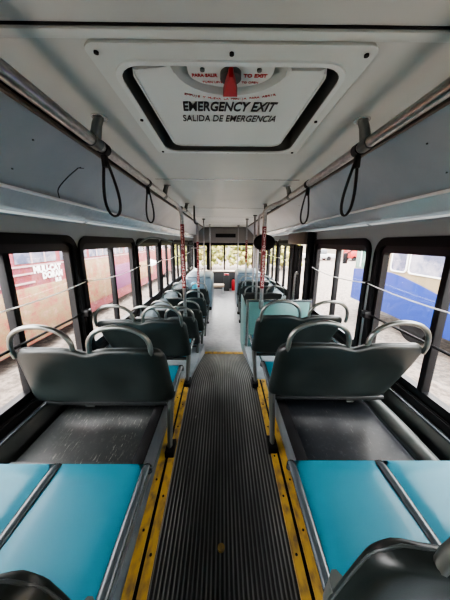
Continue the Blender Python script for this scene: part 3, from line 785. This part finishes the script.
def paintbus(cols):
    """mottled sun-bleached livery bands"""
    m = bpy.data.materials.new('painted livery'); m.use_nodes = True
    nt = m.node_tree; b = nt.nodes['Principled BSDF']; b.inputs['Roughness'].default_value = .5
    tc = nt.nodes.new('ShaderNodeTexCoord'); br = nt.nodes.new('ShaderNodeTexBrick')
    mp = nt.nodes.new('ShaderNodeMapping'); mp.inputs['Rotation'].default_value = (0, 0, 0)
    sp = nt.nodes.new('ShaderNodeSeparateXYZ'); cb = nt.nodes.new('ShaderNodeCombineXYZ')
    nt.links.new(tc.outputs['Object'], sp.inputs[0]); nt.links.new(sp.outputs[1], cb.inputs[0]); nt.links.new(sp.outputs[2], cb.inputs[1])
    n = nt.nodes.new('ShaderNodeTexNoise'); n.inputs['Scale'].default_value = 4.0; n.inputs['Detail'].default_value = 10; n.inputs['Roughness'].default_value = .75
    nt.links.new(cb.outputs[0], n.inputs['Vector'])
    r = nt.nodes.new('ShaderNodeValToRGB'); els = r.color_ramp.elements
    els[0].position = .39; els[0].color = (*cols[0], 1); els[1].position = .62; els[1].color = (*cols[-1], 1)
    for i, c in enumerate(cols[1:-1]):
        e = els.new(.46+.08*i/max(1, len(cols)-3)); e.color = (*c, 1)
    nt.links.new(n.outputs['Fac'], r.inputs[0])
    br.inputs['Scale'].default_value = 2.2; br.inputs['Mortar Size'].default_value = .006
    br.inputs['Color1'].default_value = (1, 1, 1, 1); br.inputs['Color2'].default_value = (.88, .84, .86, 1); br.inputs['Mortar'].default_value = (.55, .45, .5, 1)
    nt.links.new(cb.outputs[0], br.inputs['Vector'])
    mx = nt.nodes.new('ShaderNodeMix'); mx.data_type = 'RGBA'; mx.blend_type = 'MULTIPLY'; mx.inputs[0].default_value = .8
    nt.links.new(r.outputs[0], mx.inputs[6]); nt.links.new(br.outputs[0], mx.inputs[7]); nt.links.new(mx.outputs[2], b.inputs['Base Color'])
    return m
M['pinkbody'] = paintbus([(.17, .015, .02), (.24, .06, .055), (.22, .04, .075), (.32, .18, .15)])
M['orangebody'] = paintbus([(.26, .06, .05), (.27, .13, .075), (.22, .17, .08), (.34, .20, .15)])
M['busglass'] = mat('bus window', (.10, .11, .17), .15, noise=((.30, .28, .33), 3, .4, .6))
M['purple'] = mat('purple paint', (.14, .03, .10), .5)
M['paleline'] = mat('pale stripe', (.40, .28, .28), .5)
XB = -4.0
rb = thing('red_bus', 'faded red and orange bus parked outside the left windows', 'bus', (0, 0, 0))
obj('body', B(XB-2.4, XB, 1.0, 19, -.70, 2.3, .12), M['pinkbody'], rb)
pxw = 2.0
while pxw < 18:
    w = obj('window', B(XB, XB+.02, pxw, pxw+1.15, 1.0, 1.8, .008), M['busglass'], rb); 
    for q in (.38, .76): obj('bar', B(XB+.02, XB+.035, pxw+q, pxw+q+.03, 1.0, 1.8), M['paleline'], w)
    pxw += 1.3
for (a, b, z0, z1, m) in ((1.2, 6.3, -.62, .52, 'orangebody'), (6.9, 8.6, -.35, .95, 'orangebody'), (11.2, 13.5, -.3, .5, 'orangebody'), (8.7, 11.1, -.3, .6, 'purple')):
    obj('side_panel', B(XB+.0, XB+.02, a, b, z0, z1, .006), M[m], rb)
for z in (.93, .78, .60): obj('stripe', B(XB, XB+.025, 1.2, 5.0 if z < .9 else 18, z, z+.03), M['paleline'], rb)
obj('emblem_arrow', prism(bmesh.new(), [(13.0, .15), (13.0, .55), (15.2, .20)], .02, .035, lambda u, v, w: (XB+w, u, v)), M['white'], rb)
bm = bmesh.new(); [cyl(bm, (XB-.15, y, ZG+.42), .42, .28, 'x', 24) for y in (2.2,)]; obj('wheel', bm, M['black'], rb)
bm = bmesh.new(); cyl(bm, (XB-.15, 16.5, ZG+.42), .42, .28, 'x', 24); obj('wheel', bm, M['black'], rb)
text_mesh('lettering', 'MUU-CAT', .19, basis((XB+.03, 5.42, .85), (0, 1, 0), (0, 0, 1)), M['white'], rb, bold=.012)
text_mesh('lettering', 'DORAM', .18, basis((XB+.03, 5.55, .70), (0, 1, 0), (0, 0, 1)), M['white'], rb, bold=.012)
text_mesh('lettering', 'BUS', .12, basis((XB+.03, 5.70, .56), (0, 1, 0), (0, 0, 1)), M['white'], rb, bold=.008)

XR = 4.6
M['cream'] = mat('cream paint', (.27, .21, .12), .4)
M['busblue'] = mat('blue paint', (.004, .03, .21), .4)
M['greenglass'] = mat('greenish glass', (.06, .16, .13), .15, noise=((.2, .28, .25), 3, .4, .6))
bb = thing('blue_bus', 'cream and blue bus with curved blue stripe parked outside the right windows', 'bus', (0, 0, 0))
obj('body', B(XR, XR+2.4, -3.5, 8.55, -.5, 2.3, .10), M['cream'], bb)
wave = [(8.5, -.48), (8.5, .58), (7.2, .66), (6.6, .66), (6.1, .60), (5.5, .48), (4.9, .34), (4.2, .14), (3.3, -.02), (2.2, -.14), (-3.4, -.2), (-3.4, -.48)]
obj('blue_stripe', prism(bmesh.new(), wave, 0, .02, lambda u, v, w: (XR-w, u, v)), M['busblue'], bb, smooth=False)
obj('blue_stripe', B(XR+.05, XR+2.35, 8.54, 8.57, -.48, .6), M['busblue'], bb)
y = 6.30
for (a, b) in ((6.08, 6.62), (4.82, 5.96), (3.55, 4.7), (2.3, 3.43), (1.05, 2.18), (-.2, .93)):
    w = obj('window', prism(bmesh.new(), rrect(a, b, .74, 1.62, .09), 0, .015, lambda u, v, w: (XR-w, u, v)), M['busglass'], bb)
    obj('window_frame', ring(bmesh.new(), rrect(a-.03, b+.03, .71, 1.65, .1), rrect(a, b, .74, 1.62, .08), 0, .03, lambda u, v, w: (XR-w, u, v)), M['white'], w)
d = obj('door', prism(bmesh.new(), rrect(7.0, 8.42, .62, 1.7, .05), 0, .02, lambda u, v, w: (XR-w, u, v)), M['greenglass'], bb)
for q in (7.3, 7.75, 8.1): obj('door_bar', B(XR-.035, XR-.01, q, q+.04, .68, 1.7), M['white'], d)
obj('mirror', B(XR-.35, XR-.2, 8.65, 8.75, .72, 1.1, .03), M['black'], bb); obj('mirror_arm', tube(bmesh.new(), [(XR-.27, 8.7, 1.05), (XR, 8.5, 1.3)], .02, 6), M['black'], bb)
for y in (-1.5, 5.6):
    bm = bmesh.new(); cyl(bm, (XR+.16, y, ZG+.42), .42, .28, 'x', 24); obj('wheel', bm, M['black'], bb)

# distant parked vehicles on the right
M['carwhite'] = mat('car white', (.3, .3, .31), .3); M['carred'] = mat('car red', (.25, .015, .012), .3); M['cargrey'] = mat('car grey', (.08, .09, .1), .3)
def car(name, label, x, y, L, Wd, Hh, m, cab=.5):
    t = thing(name, label, 'car' if name == 'car' else 'truck', (x, y, ZG))
    bm = bmesh.new(); box(bm, -L/2, L/2, -Wd/2, Wd/2, .3, Hh*.6, .12, 3); obj('body', bm, M[m], t)
    bm = bmesh.new(); box(bm, -L*.3, L*.25, -Wd/2+.08, Wd/2-.08, Hh*.58, Hh, .15, 3); obj('cabin', bm, M['cargrey'], t)
    for a in (-L*.3, L*.3):
        for b in (-Wd/2+.1, Wd/2-.1): obj('wheel', cyl(bmesh.new(), (a, b, .3), .3, .2, 'y', 16), M['black'], t)
car('car', 'white car far across the lot, left of the distant row', 13, 34, 4.4, 1.8, 1.5, 'carwhite')
car('car', 'grey car far across the lot, just right of the red truck', 24.3, 36, 4.4, 1.8, 1.5, 'cargrey')
car('truck', 'red truck parked beyond the blue bus', 18.6, 34.0, 3, 2.2, 2.4, 'carred')
car('car', 'white car far across the lot at the right end of the distant row', 29.5, 35, 4.6, 1.8, 1.5, 'carwhite')
M['lotwall'] = mat('pale wall', (.19, .17, .135), .8)
tag(obj('boundary_wall', B(-30, 45, 41, 41.3, ZG, 3.0), M['lotwall']), 'pale low wall closing the far side of the gravel lot', 'wall')
# trees beyond the windscreen
for i, (x, y, hgt) in enumerate(((-4.6, 21, 4.2), (-1.3, 22, 4.6), (2.0, 21, 4.4), (5.3, 22, 4.6))):
    t = thing('tree', ['yellow-green tree at the left edge of the windscreen', 'yellow-green tree left of the windscreen divider', 'yellow-green tree right of the windscreen divider', 'yellow-green tree at the right edge of the windscreen'][i], 'tree', (x, y, ZG), 0, 'trees ahead of the bus')
    obj('trunk', tube(bmesh.new(), [(0, 0, 0), (.05, 0, hgt*.4), (0, 0, hgt*.8)], [.16, .12, .06], 8), M['trunk'], t)
    bm = bmesh.new()
    for k in range(520):
        r_ = random.uniform(.10, .24); a = random.uniform(0, 2*PI); q = random.uniform(.1, 1.7)
        res = bmesh.ops.create_icosphere(bm, subdivisions=1, radius=r_)
        for v in res['verts']: v.co = v.co*random.uniform(.85, 1.15)+Vector((math.cos(a)*q, math.sin(a)*q, 0))
        cz = random.uniform(.5, hgt)
        for v in res['verts']: v.co.z += cz
    obj('crown', bm, M['backdrop_green'], t, smooth=False)

# ------------------------------------------------------------------ light
w = bpy.data.worlds.new('World'); bpy.context.scene.world = w; w.use_nodes = True
bg = w.node_tree.nodes['Background']; bg.inputs[0].default_value = (1, .985, .955, 1); bg.inputs[1].default_value = 13
sun = bpy.data.lights.new('Sun', 'SUN'); sun.energy = 7.0; sun.angle = math.radians(2); sun.color = (1, .95, .87)
so = bpy.data.objects.new('sun', sun); COL.objects.link(so); so.rotation_euler = (math.radians(20), math.radians(12), 0)

# ------------------------------------------------------------------ camera
F = 240.0; pitch = math.atan(58/F); yaw = math.atan(1.5/F*math.cos(pitch)); roll = math.radians(.4)
cam = bpy.data.cameras.new('camera'); co = bpy.data.objects.new('camera', cam); COL.objects.link(co)
cam.sensor_fit = 'VERTICAL'; cam.sensor_height = 24; cam.lens = 24*F/600; cam.clip_start = .02
fw = Vector((math.sin(yaw)*math.cos(pitch), math.cos(yaw)*math.cos(pitch), -math.sin(pitch)))
rt0 = Vector((math.cos(yaw), -math.sin(yaw), 0)); up0 = rt0.cross(fw)
rt = rt0*math.cos(roll)+up0*math.sin(roll); up = up0*math.cos(roll)-rt0*math.sin(roll)
mtx = Matrix(((rt.x, up.x, -fw.x, -.03), (rt.y, up.y, -fw.y, 0), (rt.z, up.z, -fw.z, 1.45), (0, 0, 0, 1)))
co.matrix_world = mtx
bpy.context.scene.camera = co
sc = bpy.context.scene
sc.view_settings.view_transform = 'AgX'
sc.view_settings.look = 'AgX - Medium High Contrast'
sc.view_settings.exposure = .80
